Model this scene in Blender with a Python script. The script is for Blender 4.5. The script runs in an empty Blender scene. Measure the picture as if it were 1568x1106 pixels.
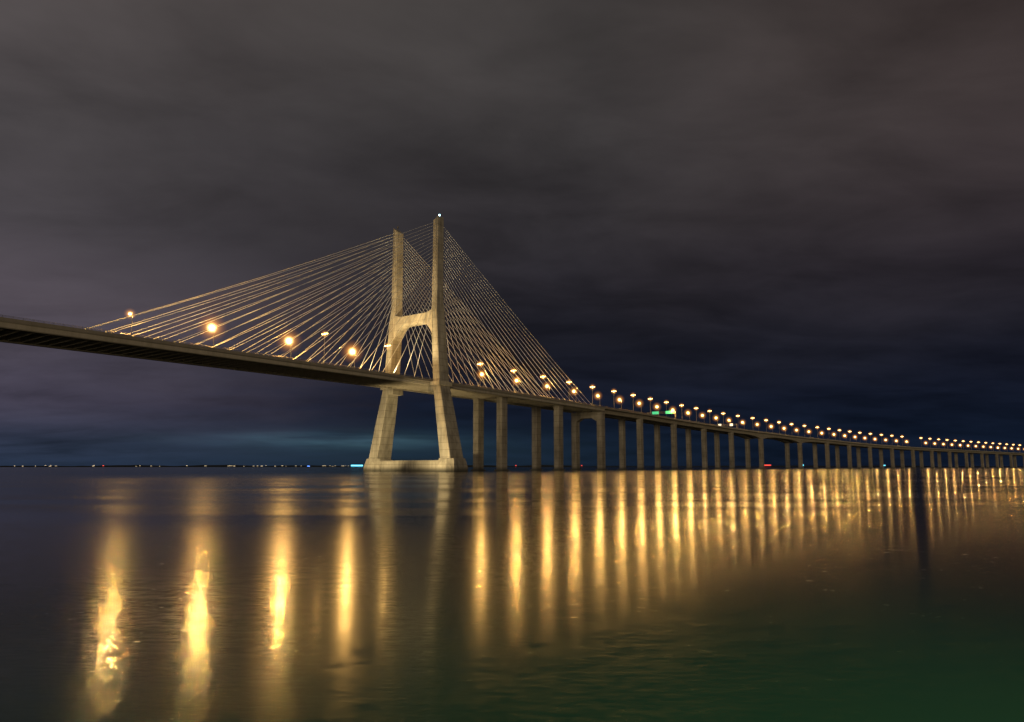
import bpy, math, random
from mathutils import Vector
random.seed(4)
sc=bpy.context.scene

# ------------------------------------------------------------ helpers
def lin(c):
    c=c/255.0
    return c/12.92 if c<=0.04045 else ((c+0.055)/1.055)**2.4
def rgb(r,g,b): return (lin(r),lin(g),lin(b),1.0)

def new_mat(name):
    m=bpy.data.materials.new(name); m.use_nodes=True
    nt=m.node_tree; nt.nodes.clear()
    out=nt.nodes.new('ShaderNodeOutputMaterial')
    return m,nt,out
def N(nt,t,**kw):
    n=nt.nodes.new(t)
    for k,v in kw.items(): setattr(n,k,v)
    return n
def L(nt,a,b): nt.links.new(a,b)
def math_n(nt,op,a,b=None,c=None,clamp=False):
    n=nt.nodes.new('ShaderNodeMath'); n.operation=op; n.use_clamp=clamp
    for i,x in enumerate((a,b,c)):
        if x is None: continue
        if isinstance(x,(int,float)): n.inputs[i].default_value=x
        else: nt.links.new(x,n.inputs[i])
    return n.outputs[0]
def mixc(nt,f,a,b,mode='MIX'):
    n=nt.nodes.new('ShaderNodeMix'); n.data_type='RGBA'; n.blend_type=mode
    for i,x in ((0,f),(6,a),(7,b)):
        if isinstance(x,(int,float)): n.inputs[i].default_value=x
        elif isinstance(x,tuple): n.inputs[i].default_value=x
        else: nt.links.new(x,n.inputs[i])
    return n.outputs[2]

def concrete(name,c1,c2,panel=4.0,bump=0.3):
    m,nt,out=new_mat(name)
    b=N(nt,'ShaderNodeBsdfPrincipled'); L(nt,b.outputs[0],out.inputs[0])
    b.inputs['Roughness'].default_value=0.85
    geo=N(nt,'ShaderNodeNewGeometry')
    mp=N(nt,'ShaderNodeMapping'); mp.inputs['Scale'].default_value=(0.5,0.5,0.05)
    L(nt,geo.outputs['Position'],mp.inputs['Vector'])
    n1=N(nt,'ShaderNodeTexNoise'); n1.inputs['Scale'].default_value=1.0; n1.inputs['Detail'].default_value=8; n1.inputs['Roughness'].default_value=.7
    L(nt,mp.outputs[0],n1.inputs['Vector'])
    n2=N(nt,'ShaderNodeTexNoise'); n2.inputs['Scale'].default_value=0.12; n2.inputs['Detail'].default_value=6
    L(nt,geo.outputs['Position'],n2.inputs['Vector'])
    s=math_n(nt,'ADD',math_n(nt,'MULTIPLY',n1.outputs[0],.6),math_n(nt,'MULTIPLY',n2.outputs[0],.4))
    r=N(nt,'ShaderNodeValToRGB'); r.color_ramp.elements[0].position=.38; r.color_ramp.elements[1].position=.62
    r.color_ramp.elements[0].color=c1; r.color_ramp.elements[1].color=c2
    L(nt,s,r.inputs[0])
    # lift joints (horizontal construction joints)
    sep=N(nt,'ShaderNodeSeparateXYZ'); L(nt,geo.outputs['Position'],sep.inputs[0])
    fr=math_n(nt,'FRACT',math_n(nt,'DIVIDE',sep.outputs[2],panel))
    j=math_n(nt,'LESS_THAN',fr,0.07)
    col=mixc(nt,math_n(nt,'MULTIPLY',j,0.45),r.outputs[0],(0.08,0.07,0.06,1))
    # tidal stain near the water
    wet=N(nt,'ShaderNodeMapRange'); wet.inputs[1].default_value=0.8; wet.inputs[2].default_value=3.0; wet.inputs[3].default_value=.75; wet.inputs[4].default_value=0.0
    L(nt,sep.outputs[2],wet.inputs[0])
    col=mixc(nt,wet.outputs[0],col,(0.03,0.03,0.022,1))
    L(nt,col,b.inputs['Base Color'])
    bp=N(nt,'ShaderNodeBump'); bp.inputs['Strength'].default_value=bump; bp.inputs['Distance'].default_value=.2
    L(nt,n1.outputs[0],bp.inputs['Height']); L(nt,bp.outputs[0],b.inputs['Normal'])
    return m
def simple(name,col,rough=.5,metal=0,emit=None,es=0,nosample=False):
    m,nt,out=new_mat(name)
    b=N(nt,'ShaderNodeBsdfPrincipled'); L(nt,b.outputs[0],out.inputs[0])
    geo=N(nt,'ShaderNodeNewGeometry')
    n1=N(nt,'ShaderNodeTexNoise'); n1.inputs['Scale'].default_value=0.7; n1.inputs['Detail'].default_value=5
    L(nt,geo.outputs['Position'],n1.inputs['Vector'])
    c=mixc(nt,n1.outputs[0],tuple(x*.75 for x in col[:3])+(1,),tuple(min(1,x*1.2) for x in col[:3])+(1,))
    L(nt,c,b.inputs['Base Color'])
    b.inputs['Roughness'].default_value=rough; b.inputs['Metallic'].default_value=metal
    if emit:
        b.inputs['Emission Color'].default_value=emit; b.inputs['Emission Strength'].default_value=es
    if nosample: m.cycles.emission_sampling='NONE'
    return m

M_pyl=concrete('pylon_concrete',(0.24,0.215,0.165,1),(0.53,0.48,0.37,1),4.0)
M_pier=concrete('pier_concrete',(0.21,0.185,0.14,1),(0.44,0.39,0.30,1),4.5)
M_deck=concrete('deck_concrete',(0.38,0.34,0.25,1),(0.52,0.46,0.36,1),50)
M_asph=simple('asphalt',(0.05,0.05,0.05),.9)
M_cable=simple('cable_sheath',(0.84,0.85,0.86),.5)
M_steel=simple('galvanised_steel',(0.20,0.19,0.17),.6,.3)
M_lamp=simple('lamp_lens',(0.9,0.8,0.6),.4,0,(1.0,0.58,0.19,1),9,True)
M_paint=simple('road_marking_paint',(0.75,0.75,0.7),.7)
# lamp glare imitated by an added emissive shell, brightest at its centre in view
M_halo,nt,out=new_mat('lamp_glare_shell')
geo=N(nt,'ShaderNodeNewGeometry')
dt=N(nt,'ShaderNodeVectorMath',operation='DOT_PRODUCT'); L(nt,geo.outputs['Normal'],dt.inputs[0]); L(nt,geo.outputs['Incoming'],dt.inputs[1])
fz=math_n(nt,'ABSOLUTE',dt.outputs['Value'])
def glare_term(p,k): return math_n(nt,'MULTIPLY',math_n(nt,'POWER',fz,p),k)
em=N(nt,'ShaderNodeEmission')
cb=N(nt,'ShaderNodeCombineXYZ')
L(nt,math_n(nt,'ADD',math_n(nt,'ADD',glare_term(60,5.5),glare_term(12,.45)),glare_term(3,.11)),cb.inputs[0])
L(nt,math_n(nt,'ADD',math_n(nt,'ADD',glare_term(60,3.4),glare_term(12,.18)),glare_term(3,.038)),cb.inputs[1])
L(nt,math_n(nt,'ADD',math_n(nt,'ADD',glare_term(60,1.3),glare_term(12,.02)),glare_term(3,.005)),cb.inputs[2])
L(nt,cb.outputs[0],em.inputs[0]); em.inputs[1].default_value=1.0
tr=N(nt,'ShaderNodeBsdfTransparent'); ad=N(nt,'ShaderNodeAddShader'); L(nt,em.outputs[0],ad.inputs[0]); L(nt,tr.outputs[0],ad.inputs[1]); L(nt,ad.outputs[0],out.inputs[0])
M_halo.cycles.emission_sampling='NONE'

def mesh_obj(name,verts,faces,mat,parent=None,smooth=False):
    me=bpy.data.meshes.new(name); me.from_pydata([tuple(v) for v in verts],[],faces); me.update()
    for m in (mat if isinstance(mat,list) else [mat]): me.materials.append(m)
    if smooth:
        for p in me.polygons: p.use_smooth=True
    o=bpy.data.objects.new(name,me); sc.collection.objects.link(o)
    if parent: o.parent=parent
    return o
class MB:
    def __init__(s): s.v=[]; s.f=[]; s.mi=[]
    def loft(s,secs,caps=True,mi=0,closed=True):
        n=len(secs[0]); b=len(s.v)
        for q in secs: s.v+= [Vector(p) for p in q]
        for i in range(len(secs)-1):
            for j in range(n if closed else n-1):
                k=(j+1)%n
                s.f.append((b+i*n+j,b+i*n+k,b+(i+1)*n+k,b+(i+1)*n+j)); s.mi.append(mi)
        if caps:
            s.f.append(tuple(b+j for j in reversed(range(n)))); s.mi.append(mi)
            s.f.append(tuple(b+(len(secs)-1)*n+j for j in range(n))); s.mi.append(mi)
    def tube(s,p,q,r,n=6,mi=0,r2=None,caps=False):
        p=Vector(p);q=Vector(q);d=(q-p).normalized()
        u=d.cross(Vector((0,0,1)));
        if u.length<1e-3: u=d.cross(Vector((1,0,0)))
        u.normalize(); w=d.cross(u)
        r2=r if r2 is None else r2
        ra=[p+(u*math.cos(2*math.pi*i/n)+w*math.sin(2*math.pi*i/n))*r for i in range(n)]
        rb=[q+(u*math.cos(2*math.pi*i/n)+w*math.sin(2*math.pi*i/n))*r2 for i in range(n)]
        s.loft([ra,rb],caps,mi)
    def obj(s,name,mats,parent=None,smooth=False):
        o=mesh_obj(name,s.v,s.f,mats,parent,smooth)
        for p,m in zip(o.data.polygons,s.mi): p.material_index=m
        import bmesh
        bm=bmesh.new(); bm.from_mesh(o.data); bmesh.ops.recalc_face_normals(bm,faces=bm.faces); bm.to_mesh(o.data); bm.free()
        return o

# ------------------------------------------------------------ bridge alignment (plan, metres)
D0=Vector((.585,.811)); D0.normalize()
C=Vector((-56.8,399.0))
ctrl=[(C-D0*s) for s in (640,560,500,420,340,260,180,100)]+[C]
i_p=len(ctrl)-1
piers_xy=[(-14.7,457.4),(26.6,514.6),(62.9,565.0),(109.3,628),(155.1,691),(202.6,752.5),(251.9,813),(307,868),(389.5,948),(451.4,1001),(508.9,1053),(567.7,1105),(629.8,1153),(692,1200)]
p=Vector(piers_xy[-1]); h=math.atan2(.61,.79)
for i in range(22):
    h-=0.004; p=p+Vector((math.cos(h),math.sin(h)))*78; piers_xy.append(tuple(p))
ctrl+=[Vector(q) for q in piers_xy]
samp=[]; seg_start=[]
for i in range(len(ctrl)-1):
    p0=ctrl[max(i-1,0)];p1=ctrl[i];p2=ctrl[i+1];p3=ctrl[min(i+2,len(ctrl)-1)]
    seg_start.append(len(samp))
    for k in range(20):
        t=k/20
        samp.append(0.5*((2*p1)+(p2-p0)*t+(2*p0-5*p1+4*p2-p3)*t*t+(3*p1-p0-3*p2+p3)*t**3))
samp.append(ctrl[-1]); seg_start.append(len(samp)-1)
cum=[0]
for a,b in zip(samp,samp[1:]): cum.append(cum[-1]+(b-a).length)
off=cum[seg_start[i_p]]; cum=[c-off for c in cum]
pier_s=[cum[seg_start[i_p+1+i]] for i in range(len(piers_xy))]
import bisect
def frame(s):
    i=min(max(bisect.bisect_right(cum,s)-1,0),len(samp)-2)
    t=(s-cum[i])/(cum[i+1]-cum[i])
    P=samp[i].lerp(samp[i+1],t)
    a=samp[max(i-1,0)].lerp(samp[i],t) if i>0 else samp[0]
    b=samp[min(i+1,len(samp)-1)].lerp(samp[min(i+2,len(samp)-1)],t)
    T=(b-a).normalized()
    return P,T,Vector((T.y,-T.x))
prof=[(-640,51),(-421,51.3),(-211,50.6),(0,51.5)]
tz=[51.3,50.9,50.4,49.9,49.0,48.0,46.8,45.0,42.2,40.6,39.0,37.7,36.6,35.6]+[35.6-.55*i for i in range(1,23)]
prof+=list(zip(pier_s,tz))
def ztop(s):
    if s<=prof[0][0]: return prof[0][1]
    for (a,za),(b,zb) in zip(prof,prof[1:]):
        if s<=b: return za+(zb-za)*(s-a)/(b-a)
    return prof[-1][1]
def W(s,d,dz=0,absz=None):
    P,T,R=frame(s); q=P+R*d
    return Vector((q.x,q.y,(ztop(s)+dz) if absz is None else absz))
def sweep(mb,profile,s0,s1,step,mi=0,caps=True):
    n=max(1,round((s1-s0)/step))
    mb.loft([[W(s0+(s1-s0)*i/n,d,z) for d,z in profile] for i in range(n+1)],caps,mi)

bridge=bpy.data.objects.new('cable_stayed_bridge',None); sc.collection.objects.link(bridge)
SA=-630; SB=pier_s[2]; SC=pier_s[-1]-5
# deck - cable stayed part: slab, edge beams, cross girders
mb=MB()
sweep(mb,[(-14,-.02),(14,-.02),(14,-.35),(-14,-.35)],SA,SB,8)
for sg in (1,-1):
    sweep(mb,[(sg*14.0,0.0),(sg*15.9,0.0),(sg*15.9,-2.4),(sg*15.6,-2.7),(sg*14.0,-2.7)],SA,SB,8)
    # parapet and ledge
    sweep(mb,[(sg*15.45,0.0),(sg*15.8,0.0),(sg*15.72,.85),(sg*15.5,.85)],SA,SB,8)
    sweep(mb,[(sg*15.9,-.25),(sg*16.25,-.3),(sg*16.25,-.6),(sg*15.9,-.9)],SA,SB,8)
s=-300
while s<SB:
    a=[W(s-.2,d,z) for d,z in ((-14,-.35),(14,-.35),(14,-2.3),(-14,-2.3))]
    b=[W(s+.2,d,z) for d,z in ((-14,-.35),(14,-.35),(14,-2.3),(-14,-2.3))]
    mb.loft([a,b]); s+=4.4
mb.obj('cable_span_deck',[M_deck],bridge)
# viaduct deck: twin box girders with cantilever wings
mb=MB()
VB=[(-15.8,0),(15.8,0),(15.8,-.45),(12.6,-.9),(11,-3.7),(4.4,-3.7),(3,-.9),(-3,-.9),(-4.4,-3.7),(-11,-3.7),(-12.6,-.9),(-15.8,-.45)]
sweep(mb,VB,SB,SC,13)
for sg in (1,-1):
    sweep(mb,[(sg*15.45,0.0),(sg*15.8,0.0),(sg*15.72,.9),(sg*15.5,.9)],SB,SC,13)
mb.obj('viaduct_deck',[M_deck],bridge)
mb=MB()
sweep(mb,[(-14,.03),(14,.03),(14,.0),(-14,.0)],SA,SC,13,caps=False)
mb.obj('road_surface',[M_asph],bridge)
mb=MB()
for d in (-12.5,-9,-5.5,-1.6,1.6,5.5,9,12.5):
    sweep(mb,[(d-.09,.036),(d+.09,.036)],-400,1500,13,caps=False)
mb.obj('lane_markings',[M_paint],bridge)
# median barrier + railing
mb=MB()
sweep(mb,[(-.35,.03),(.35,.03),(.12,1.0),(-.12,1.0)],SA,SC,13)
mb.obj('median_barrier',[M_deck],bridge)
mb=MB()
for sg in (1,-1):
    for z in (1.15,1.5):
        n=160
        for i in range(n):
            a=-420+i*(1500/n); b=-420+(i+1)*(1500/n)
            mb.tube(W(a,sg*15.6,z),W(b,sg*15.6,z),.06,4)
    s=-420
    while s<1000:
        mb.tube(W(s,sg*15.6,.8),W(s,sg*15.6,1.5),.07,4); s+=3
mb.obj('edge_railing',[M_steel],bridge)

# ------------------------------------------------------------ pylons
def box_sec(s,d,z,a,b,ch=.35,slant=0):
    pts=[]
    for x,y in ((a/2,b/2-ch),(a/2-ch,b/2),(-a/2+ch,b/2),(-a/2,b/2-ch),(-a/2,-b/2+ch),(-a/2+ch,-b/2),(a/2-ch,-b/2),(a/2,-b/2+ch)):
        v=W(s+y,d+x,absz=z+slant*x); pts.append(v)
    return pts
LEG=[(6.8,28.8,7.6,12.0),(30,24.2,6.4,10.5),(46.5,20.9,5.3,9.3),(50,20.2,5.1,9.0),(80,17.8,4.6,7.9),(93,16.9,4.3,7.5),(98,16.6,3.9,6.2),(120,16.6,3.8,6.0),(147.6,16.6,3.7,5.7)]
def leg_at(z):
    for A,B in zip(LEG,LEG[1:]):
        if z<=B[0]:
            t=(z-A[0])/(B[0]-A[0]); return tuple(A[i]+(B[i]-A[i])*t for i in range(1,4))
    return LEG[-1][1:]
def pylon(s0,tag):
    mb=MB()
    for sg in (1,-1):
        secs=[box_sec(s0,sg*d,z,a,b,.45,(sg*.85 if i==len(LEG)-1 else 0)) for i,(z,d,a,b) in enumerate(LEG)]
        mb.loft(secs)
        for fy in (1,-1):
            for q0,q1 in ((-1.25,-.55),(.55,1.25)):
                fs=[]
                for (z,d,a,b) in LEG[5:]:
                    y=fy*(b/2+.12)
                    fs.append([W(s0+y+v,sg*d+u,absz=z-.6) for u,v in ((q0,-.13),(q1,-.13),(q1,.13),(q0,.13))])
                mb.loft(fs)
        # plinth
        P=[]
        for z,a,b in ((-3,13,19.5),(2.2,12.6,19.0),(7.4,10.4,15.5)):
            P.append([W(s0+y*b/2,sg*29+x*a/2,absz=z) for x,y in ((1,.6),(.55,1),(-.55,1),(-1,.6),(-1,-.6),(-.55,-1),(.55,-1),(1,-.6))])
        mb.loft(P)
        mb.loft([[W(s0+y,sg*q,absz=z) for q,y in ((14.2,-4.2),(20,-5.2),(20,5.2),(14.2,4.2))] for z in (45.6,48.6)])
        mb.loft([[W(s0+y,sg*q,absz=z) for q,y in ((16.4,-5.6),(23.6,-5.6),(23.6,5.6),(16.4,5.6))] for z in (48.7,50.9)])
    mb.loft([[W(s0+y,sg,absz=z) for y,z in ((-5,-3),(5,-3),(5,5.6),(4.4,6.4),(-4.4,6.4),(-5,5.6))] for sg in (-24,24)])
    n=16; secs=[]
    for i in range(n+1):
        t=-1+2*i/n; d=t*16.2
        zb=86.8-9.5*max(0,(abs(t)-.42)/.58)**2.2
        zt=92.2+1.8*max(0,(abs(t)-.6)/.4)**1.5
        bw=3.2
        secs.append([W(s0+y,d,absz=z) for y,z in ((-bw,zb),(bw,zb),(bw,zt),(-bw,zt))])
    mb.loft(secs)
    mb.obj('pylon'+tag,[M_pyl],bridge)
pylon(0,''); pylon(-420,'_second')

# cables
mb=MB()
def cables(s0,only=None):
    NC=22
    for sg in (1,-1):
        for dirn in (1,-1):
            for i in range(NC):
                t=i/(NC-1)
                sa=s0+dirn*(17+(186-17)*t)
                z=100+(145.5-100)*t**.85
                A=W(sa,sg*15.1,.2); d,a,b=leg_at(z)
                B=W(s0+dirn*(b/2),sg*d,absz=z)
                prev=A
                for k in range(1,7):
                    u=k/6; q=A.lerp(B,u); q.z-=4*u*(1-u)*1.6*t
                    mb.tube(prev,q,.11,5); prev=q
                dv=(B-A).normalized()
                mb.tube(A,A+dv*4,.18,6)
cables(0)
mb.obj('stay_cables',[M_cable],bridge)
mb=MB(); cables(-420); mb.obj('stay_cables_second',[M_cable],bridge)

# piers
mb=MB()
def column(s,d,ztop_,a,b):
    mb.loft([box_sec(s,d,z,aa,bb,.3) for z,aa,bb in ((-2,a,b),(ztop_-3,a,b),(ztop_-1.5,a+.3,b+.3),(ztop_,a+.3,b+.3))])
    mb.loft([box_sec(s,d,z,a+2.6,b+2.6,.8) for z in (-2,.9)])
for i,s in enumerate(pier_s[:-1]):
    if i<3:
        zt=ztop(s)-2.7
        for sg in (1,-1): column(s,sg*(9.9 if i<2 else 12),zt,4.6,6.4)
        if i<2:
            mb.loft([[W(s+y,sg,absz=z) for y,z in ((-2.2,zt-.1),(2.2,zt-.1),(2.2,zt+2.3),(-2.2,zt+2.3))] for sg in (-14,14)])
        if i==2:
            secs=[]
            for k in range(13):
                t=-1+k/6; d=t*10; zb=zt-5.2-3*max(0,abs(t)-.5)*2
                secs.append([W(s+y,d,absz=z) for y,z in ((-2.8,zb),(2.8,zb),(2.8,zt-.2),(-2.8,zt-.2))])
            mb.loft(secs)
    else:
        zt=ztop(s)-3.7
        big=i in (7,8)
        if big:  # haunched navigation span
            for sg in (1,-1):
                pts=[]
                for ds,dep in ((-34,-.05),(-18,-1.2),(-4,-3.2),(4,-3.2),(18,-1.2),(34,-.05)):
                    pts.append([W(s+ds,sg*x,z) for x,z in ((10.9,-3.6),(4.5,-3.6),(4.5,-3.7+dep),(10.9,-3.7+dep))])
                mb.loft(pts)
        for sg in (1,-1): column(s,sg*9.0,zt-(3.0 if big else 0),4.4,5.2)
mb.obj('piers',[M_pier],bridge)

# ------------------------------------------------------------ street lamps
def lamp_mesh(hh,arms,halo):
    mb=MB()
    mb.tube((0,0,0),(0,0,.9),.3,8,caps=True)
    mb.tube((0,0,.9),(0,0,hh-.9),.13,8,0,.08)
    for sx in arms:
        prev=Vector((0,0,hh-.9))
        for k in range(1,6):
            a=k/5*math.pi/2
            q=Vector((sx*1.0*(1-math.cos(a)),0,hh-.9+.9*math.sin(a)))
            mb.tube(prev,q,.08,6); prev=q
        x=prev.x-sx*.2
        mb.loft([[(x+sx*(.2+xx),yy,hh+zz) for yy,zz in ((-w,0),(-w*.6,t),(w*.6,t),(w,0))] for xx,w,t in ((0,.16,.14),(.4,.3,.26),(1.1,.34,.28),(1.6,.18,.16))])
        n=10; secs=[]
        for k in range(7):
            a=math.pi*k/6
            r=max(.02,math.sin(a))
            secs.append([(x+sx*1.0-.55*math.cos(a),.42*r*math.cos(2*math.pi*j/n),hh-.11+.36*r*math.sin(2*math.pi*j/n)) for j in range(n)])
        mb.loft(secs,True,1)
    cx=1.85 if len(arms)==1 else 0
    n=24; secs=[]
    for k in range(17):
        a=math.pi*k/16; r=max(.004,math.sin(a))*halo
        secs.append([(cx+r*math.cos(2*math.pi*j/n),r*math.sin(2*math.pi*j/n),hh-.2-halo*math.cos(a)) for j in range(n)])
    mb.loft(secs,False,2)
    o=mb.obj('lamp_tmpl',[M_steel,M_lamp,M_halo])
    me=o.data; bpy.data.objects.remove(o)
    for p in me.polygons:
        if p.material_index>=1: p.use_smooth=True
    return me
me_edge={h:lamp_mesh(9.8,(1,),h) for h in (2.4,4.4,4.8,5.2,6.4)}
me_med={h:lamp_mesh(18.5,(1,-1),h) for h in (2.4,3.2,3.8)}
WARM=(1.0,0.535,0.13)
ldat={}
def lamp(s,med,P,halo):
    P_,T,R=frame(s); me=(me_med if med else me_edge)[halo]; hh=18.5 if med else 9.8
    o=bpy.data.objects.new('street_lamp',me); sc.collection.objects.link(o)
    o.location=W(s,0 if med else 15.1,0.9 if med else 0.0)
    dirv=-R
    o.rotation_euler=(0,0,math.atan2(dirv.y,dirv.x))
    if not P: return
    if P not in ldat:
        l=bpy.data.lights.new('sodium_light',type='POINT'); l.energy=P; l.color=WARM; l.shadow_soft_size=.35; ldat[P]=l
    lo=bpy.data.objects.new('sodium_light',ldat[P]); sc.collection.objects.link(lo)
    lo.parent=o; lo.location=(0 if med else 1.85,0,hh-1.3)
for s,P in ((-60,30000),(-98,44000),(-136,36000)): lamp(s,False,P,6.4)
lamp(-169,False,40000,2.4)
lamp(-23,True,8000,2.4); lamp(-67,True,3000,2.4)
s=46
while s<SC-20:
    sk=1090<s<1120
    if not sk:
        lamp(s,False,22000 if s<400 else (11500 if s<900 else 9500),4.4 if s<200 else (4.8 if s<600 else 5.2))
        lamp(s+15,True,3500 if s<900 else 0,3.2 if s<600 else 3.8)
    s+=38

def spot(name,loc,tgt,P,ang,col,blend=.6,size=.4,parent=None):
    l=bpy.data.lights.new(name,'SPOT'); l.energy=P; l.color=col; l.spot_size=math.radians(ang); l.spot_blend=blend; l.shadow_soft_size=size
    o=bpy.data.objects.new(name,l); sc.collection.objects.link(o); o.location=loc
    o.rotation_euler=(Vector(tgt)-Vector(loc)).to_track_quat('-Z','Y').to_euler()
    if parent: o.parent=parent
    return o
FW=(1.0,.77,.40)
spot('floodlight',W(-34,14.5,1.2),W(0,16.5,absz=100),105000,80,FW,parent=bridge)
spot('floodlight',W(-34,-14.5,1.2),W(0,-16.5,absz=100),95000,80,FW,parent=bridge)
spot('floodlight',W(34,14.5,1.2),W(0,16.5,absz=100),45000,80,FW,parent=bridge)
spot('floodlight',W(-40,34,absz=4),W(0,24,absz=28),75000,90,FW,parent=bridge)
spot('floodlight',W(-40,-10,absz=4),W(0,-24,absz=28),65000,90,FW,parent=bridge)

# beacon on the near pylon leg
mb=MB(); mb.tube((0,0,0),(0,0,1.6),.12,8,caps=True); mb.tube((0,0,1.6),(0,0,1.8),.45,10,caps=True)
secs=[]
for k in range(7):
    a=math.pi*k/6; r=max(.02,math.sin(a))*.6
    secs.append([(r*math.cos(2*math.pi*j/10),r*math.sin(2*math.pi*j/10),2.4-.6*math.cos(a)) for j in range(10)])
mb.loft(secs,True,1)
M_beacon=simple('beacon_glass',(.7,.85,.9),.3,0,(.45,.85,1.0,1),6,True)
for sg in (1,-1):
    o=mb.obj('aviation_beacon',[M_steel,M_beacon if sg==1 else M_steel],bridge); o.location=W(0,sg*17.2,absz=147.9)

# overhead road signs on viaduct
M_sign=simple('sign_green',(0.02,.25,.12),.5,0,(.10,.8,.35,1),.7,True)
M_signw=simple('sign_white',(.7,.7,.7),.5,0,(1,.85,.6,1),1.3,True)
def gantry(s,mat,h=7.5,w=10):
    mb=MB()
    for d in (15.2,-15.2): mb.tube(W(s,d,0),W(s,d,h+1.5),.3,8)
    for z in (h,h+1.4): mb.tube(W(s,-15.2,z),W(s,15.2,z),.16,6)
    for k in range(20):
        a=-15.2+k*1.52
        mb.tube(W(s,a,h+(1.4 if k%2 else 0)),W(s,a+1.52,h+(0 if k%2 else 1.4)),.08,4)
    for d0 in (8.5,-6):
        mb.loft([[W(s+y,d,z) for d,z in ((d0-w*.45,h-.8),(d0+w*.45,h-.8),(d0+w*.45,h+2.0),(d0-w*.45,h+2.0))] for y in (-.6,-.35)],True,1)
    mb.obj('overhead_road_sign',[M_steel,mat])
gantry(352,M_sign,7,8); gantry(520,M_signw,5,4)

# ------------------------------------------------------------ water
m,nt,out=new_mat('river_water')
b=N(nt,'ShaderNodeBsdfPrincipled'); L(nt,b.outputs[0],out.inputs[0])
b.inputs['Base Color'].default_value=(0.012,0.018,0.013,1); b.inputs['IOR'].default_value=1.34
geo=N(nt,'ShaderNodeNewGeometry')
def mapped(sx,sy,rot=0):
    mp=N(nt,'ShaderNodeMapping'); mp.inputs['Scale'].default_value=(sx,sy,1); mp.inputs['Rotation'].default_value=(0,0,rot)
    L(nt,geo.outputs['Position'],mp.inputs['Vector']); return mp.outputs[0]
def noise(vec,scale,det,ro=.5,dist=0):
    n=N(nt,'ShaderNodeTexNoise'); n.inputs['Scale'].default_value=scale; n.inputs['Detail'].default_value=det; n.inputs['Roughness'].default_value=ro; n.inputs['Distortion'].default_value=dist
    L(nt,vec,n.inputs['Vector']); return n.outputs[0]
# wind lanes: calm slicks and ruffled lanes further out, evenly ruffled water inshore
lanes=noise(mapped(.14,1.0,.05),.085,5,.65)
ln=N(nt,'ShaderNodeMapRange'); ln.interpolation_type='SMOOTHSTEP'; ln.inputs[1].default_value=.40; ln.inputs[2].default_value=.60; L(nt,lanes,ln.inputs[0])
spy=N(nt,'ShaderNodeSeparateXYZ'); L(nt,geo.outputs['Position'],spy.inputs[0])
ins=N(nt,'ShaderNodeMapRange'); ins.interpolation_type='SMOOTHSTEP'; ins.inputs[1].default_value=22; ins.inputs[2].default_value=42; ins.inputs[3].default_value=.85; ins.inputs[4].default_value=0; L(nt,spy.outputs[1],ins.inputs[0])
act=math_n(nt,'MAXIMUM',ln.outputs[0],ins.outputs[0])
# capillary ripple, expressed mainly as sub-pixel roughness variation plus a faint bump
fine=noise(mapped(.35,1.0,.06),9.0,3,.65)
fine2=noise(mapped(.30,1.0,-.08),2.6,3,.6)
fm=math_n(nt,'ADD',math_n(nt,'MULTIPLY',math_n(nt,'SUBTRACT',fine,.5),2.2),math_n(nt,'MULTIPLY',math_n(nt,'SUBTRACT',fine2,.5),1.2))
base=math_n(nt,'ADD',math_n(nt,'MULTIPLY',act,.080),.112)
L(nt,math_n(nt,'MULTIPLY',base,math_n(nt,'MAXIMUM',math_n(nt,'ADD',fm,1.0),.55)),b.inputs['Roughness'])
hsum=math_n(nt,'ADD',math_n(nt,'MULTIPLY',fine,.0022),math_n(nt,'MULTIPLY',fine2,.0012))
bp=N(nt,'ShaderNodeBump'); bp.inputs['Strength'].default_value=1.0; bp.inputs['Distance'].default_value=1.0
L(nt,hsum,bp.inputs['Height']); L(nt,bp.outputs[0],b.inputs['Normal'])
R_=60000
mesh_obj('river_water',[(-R_,-300,0),(R_,-300,0),(R_,R_,0),(-R_,R_,0)],[(0,1,2,3)],m)

# far shore and lights on it
M_shore=simple('shore_dark',(.02,.022,.02),.95)
vs=[];fs=[]
nn=240
for i in range(nn+1):
    a=math.radians(-52+104*i/nn); rr=9000
    hgt=9+14*abs(math.sin(i*.21)*math.sin(i*.057+1))+random.random()*5
    if a>0.1: hgt*=.7
    vs+= [(rr*math.sin(a),rr*math.cos(a),-1),(rr*math.sin(a),rr*math.cos(a),hgt),((rr+500)*math.sin(a),(rr+500)*math.cos(a),-1)]
for i in range(nn):
    q=i*3; fs+=[(q,q+1,q+4,q+3),(q+1,q+2,q+5,q+4)]
mesh_obj('far_shore',vs,fs,M_shore)
cols=[('w',(1,.75,.45,1),1.2),('c',(.15,.75,1,1),3),('r',(1,.08,.05,1),1.6),('b',(.1,.3,1,1),3)]
mats=[simple('shore_light_'+n,c[:3],.5,0,c,e,True) for n,c,e in cols]
mb=MB()
def sl(az,mi,w,hh,z0=6):
    rr=5200
    c=Vector((rr*math.sin(az),rr*math.cos(az),z0)); t=Vector((math.cos(az),-math.sin(az),0))
    mb.tube(c-t*w/2,c+t*w/2,hh,6,mi,caps=True)
for k in range(46): sl(random.uniform(-.66,-.22),0,random.uniform(3,12),random.uniform(.6,1.7),random.uniform(6,12))
sl(-.5367,2,8,2.4,10); sl(-.2220,1,85,5,12); sl(-.2881,3,18,2.2,8)
sl(.0057,2,8,3,12); sl(.1011,2,8,3,12); sl(.3548,2,60,4,14); sl(.3812,1,14,6,18); sl(.3994,1,22,5,14); sl(.4968,1,12,3,12); sl(.3100,0,20,3,8)
mb.obj('city_lights',mats)

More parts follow.
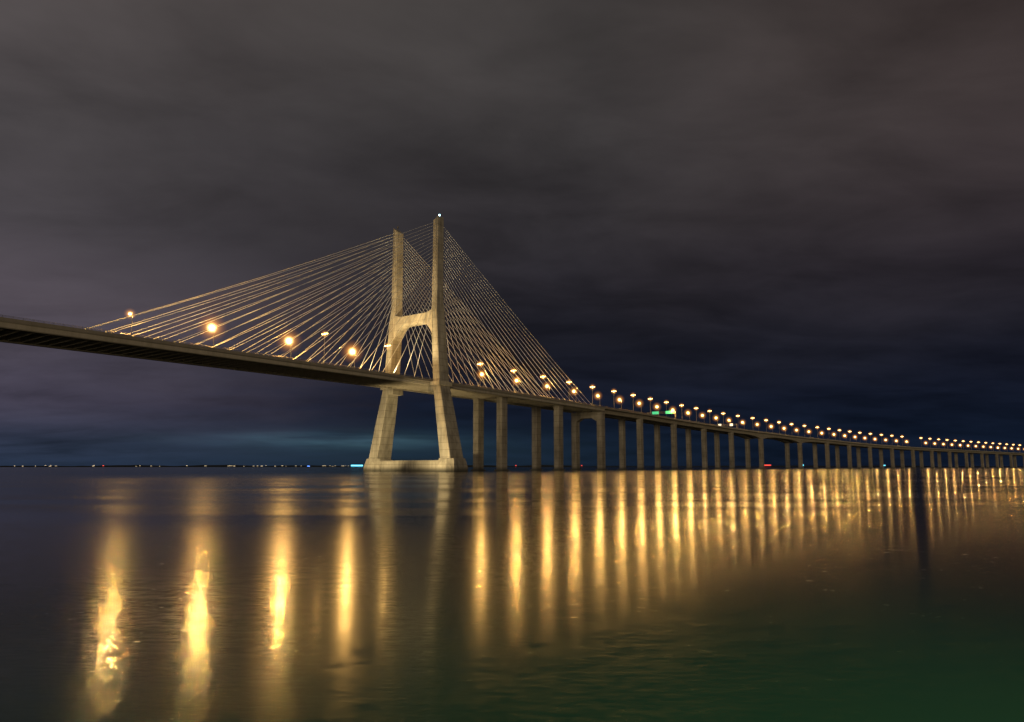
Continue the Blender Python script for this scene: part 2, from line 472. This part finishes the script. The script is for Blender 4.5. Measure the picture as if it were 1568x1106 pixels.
# ------------------------------------------------------------ world
w=bpy.data.worlds.new('World'); sc.world=w; w.use_nodes=True
nt=w.node_tree; nt.nodes.clear()
out=N(nt,'ShaderNodeOutputWorld'); bg=N(nt,'ShaderNodeBackground'); L(nt,bg.outputs[0],out.inputs[0])
tc=N(nt,'ShaderNodeTexCoord'); nrm=N(nt,'ShaderNodeVectorMath',operation='NORMALIZE'); L(nt,tc.outputs['Generated'],nrm.inputs[0])
sep=N(nt,'ShaderNodeSeparateXYZ'); L(nt,nrm.outputs[0],sep.inputs[0])
X,Y,Z=sep.outputs
zc=math_n(nt,'MAXIMUM',Z,0.0)
den=math_n(nt,'ADD',zc,.14)
cv=N(nt,'ShaderNodeCombineXYZ'); L(nt,math_n(nt,'DIVIDE',X,den),cv.inputs[0]); L(nt,math_n(nt,'DIVIDE',Y,den),cv.inputs[1])
def wn(scale,det,sx=1,sy=1,ro=.55,loc=(0,0,0),dist=.3):
    mp=N(nt,'ShaderNodeMapping'); mp.inputs['Scale'].default_value=(sx,sy,1); mp.inputs['Location'].default_value=loc
    L(nt,cv.outputs[0],mp.inputs['Vector'])
    n=N(nt,'ShaderNodeTexNoise'); n.inputs['Scale'].default_value=scale; n.inputs['Detail'].default_value=det; n.inputs['Roughness'].default_value=ro; n.inputs['Distortion'].default_value=dist
    L(nt,mp.outputs[0],n.inputs['Vector']); return n.outputs[0]
c1=wn(.8,6,1,1.2,.55,(3,1,0)); c2=wn(2.2,5,.8,1.3,.55,(7,2,0),.4)
wob=math_n(nt,'MULTIPLY',math_n(nt,'SUBTRACT',c1,.5),.18)
ze=math_n(nt,'ADD',zc,math_n(nt,'MULTIPLY',wob,math_n(nt,'MULTIPLY',zc,2.5,clamp=True)))
def ramp(stops):
    r=N(nt,'ShaderNodeValToRGB'); e=r.color_ramp.elements
    e[0].position=stops[0][0]; e[0].color=rgb(*stops[0][1]); e[1].position=stops[-1][0]; e[1].color=rgb(*stops[-1][1])
    for p,c in stops[1:-1]:
        q=e.new(p); q.color=rgb(*c)
    L(nt,ze,r.inputs[0]); return r.outputs[0]
rr=ramp([(0,(14,23,39)),(.035,(14,23,39)),(.10,(19,24,38)),(.17,(28,29,38)),(.25,(40,38,44)),(.35,(50,47,50)),(.45,(59,56,57)),(.6,(66,62,61))])
rl=ramp([(0,(36,47,67)),(.03,(46,52,71)),(.08,(68,64,79)),(.2,(83,76,84)),(.3,(67,63,67)),(.4,(71,67,69)),(.6,(82,75,74))])
f=N(nt,'ShaderNodeMapRange'); f.interpolation_type='SMOOTHSTEP'; f.inputs[1].default_value=-.08; f.inputs[2].default_value=-.66; f.inputs[3].default_value=0; f.inputs[4].default_value=1
L(nt,math_n(nt,'ADD',X,math_n(nt,'MULTIPLY',math_n(nt,'SUBTRACT',c2,.5),.3)),f.inputs[0])
col=mixc(nt,f.outputs[0],rr,rl)
f2=N(nt,'ShaderNodeMapRange'); f2.inputs[1].default_value=.1; f2.inputs[2].default_value=.6; f2.inputs[3].default_value=0; f2.inputs[4].default_value=.7; L(nt,X,f2.inputs[0])
f3=math_n(nt,'MULTIPLY',f2.outputs[0],math_n(nt,'MULTIPLY',zc,2,clamp=True))
col=mixc(nt,f3,col,(1.2,.9,.83,1),'MULTIPLY')
cm=N(nt,'ShaderNodeMapRange'); cm.inputs[1].default_value=.3; cm.inputs[2].default_value=.7; cm.inputs[3].default_value=.50; cm.inputs[4].default_value=1.50
L(nt,math_n(nt,'ADD',math_n(nt,'MULTIPLY',c1,.5),math_n(nt,'MULTIPLY',c2,.5)),cm.inputs[0])
cc=N(nt,'ShaderNodeCombineXYZ'); 
for i in range(3): L(nt,cm.outputs[0],cc.inputs[i])
col=mixc(nt,1.0,col,cc.outputs[0],'MULTIPLY')
def gauss(v,c,s):
    d=math_n(nt,'DIVIDE',math_n(nt,'SUBTRACT',v,c),s)
    return math_n(nt,'EXPONENT',math_n(nt,'MULTIPLY',math_n(nt,'MULTIPLY',d,d),-1.0))
mp=N(nt,'ShaderNodeMapping'); mp.inputs['Scale'].default_value=(5,5,60); L(nt,nrm.outputs[0],mp.inputs['Vector'])
ns=N(nt,'ShaderNodeTexNoise'); ns.inputs['Scale'].default_value=1.0; ns.inputs['Detail'].default_value=4; L(nt,mp.outputs[0],ns.inputs['Vector'])
nsr=N(nt,'ShaderNodeMapRange'); nsr.inputs[1].default_value=.35; nsr.inputs[2].default_value=.65; nsr.inputs[3].default_value=.25; nsr.inputs[4].default_value=1.3; L(nt,ns.outputs[0],nsr.inputs[0])
g=math_n(nt,'MULTIPLY',math_n(nt,'MULTIPLY',gauss(X,-.24,.14),gauss(Z,.037,.010)),nsr.outputs[0])
g=math_n(nt,'ADD',g,math_n(nt,'MULTIPLY',math_n(nt,'MULTIPLY',gauss(X,-.18,.32),gauss(Z,.02,.035)),.2))
teal=mixc(nt,g,(0,0,0,1),(.036,.078,.098,1))
col=mixc(nt,1.0,col,teal,'ADD')
L(nt,col,bg.inputs[0]); bg.inputs[1].default_value=1.0

# weak warm city glow from behind the camera (soft, low)
sun=bpy.data.lights.new('city_glow','SUN'); sun.energy=.7; sun.angle=math.radians(25); sun.color=(1,.80,.52)
so=bpy.data.objects.new('city_glow',sun); sc.collection.objects.link(so)
so.rotation_euler=Vector((.08,.97,-.08)).to_track_quat('-Z','Y').to_euler()
# green quay light on the water at lower right
spot('quay_light',(7.5,1.5,9),(4.2,8.5,0),9000,110,(.20,1.0,.38),1.0,.5)

# ------------------------------------------------------------ camera
cam=bpy.data.cameras.new('camera'); co=bpy.data.objects.new('camera',cam); sc.collection.objects.link(co)
co.location=(0,0,2.7); PITCH=6.5
co.rotation_euler=(math.radians(90+PITCH),0,0)
cam.sensor_width=36; cam.lens=24.0; cam.clip_start=.1; cam.clip_end=200000
cam.shift_y=(715-553-1045*math.tan(math.radians(PITCH)))/1568
sc.camera=co
sc.view_settings.view_transform='Standard'; sc.view_settings.look='None'; sc.view_settings.exposure=0
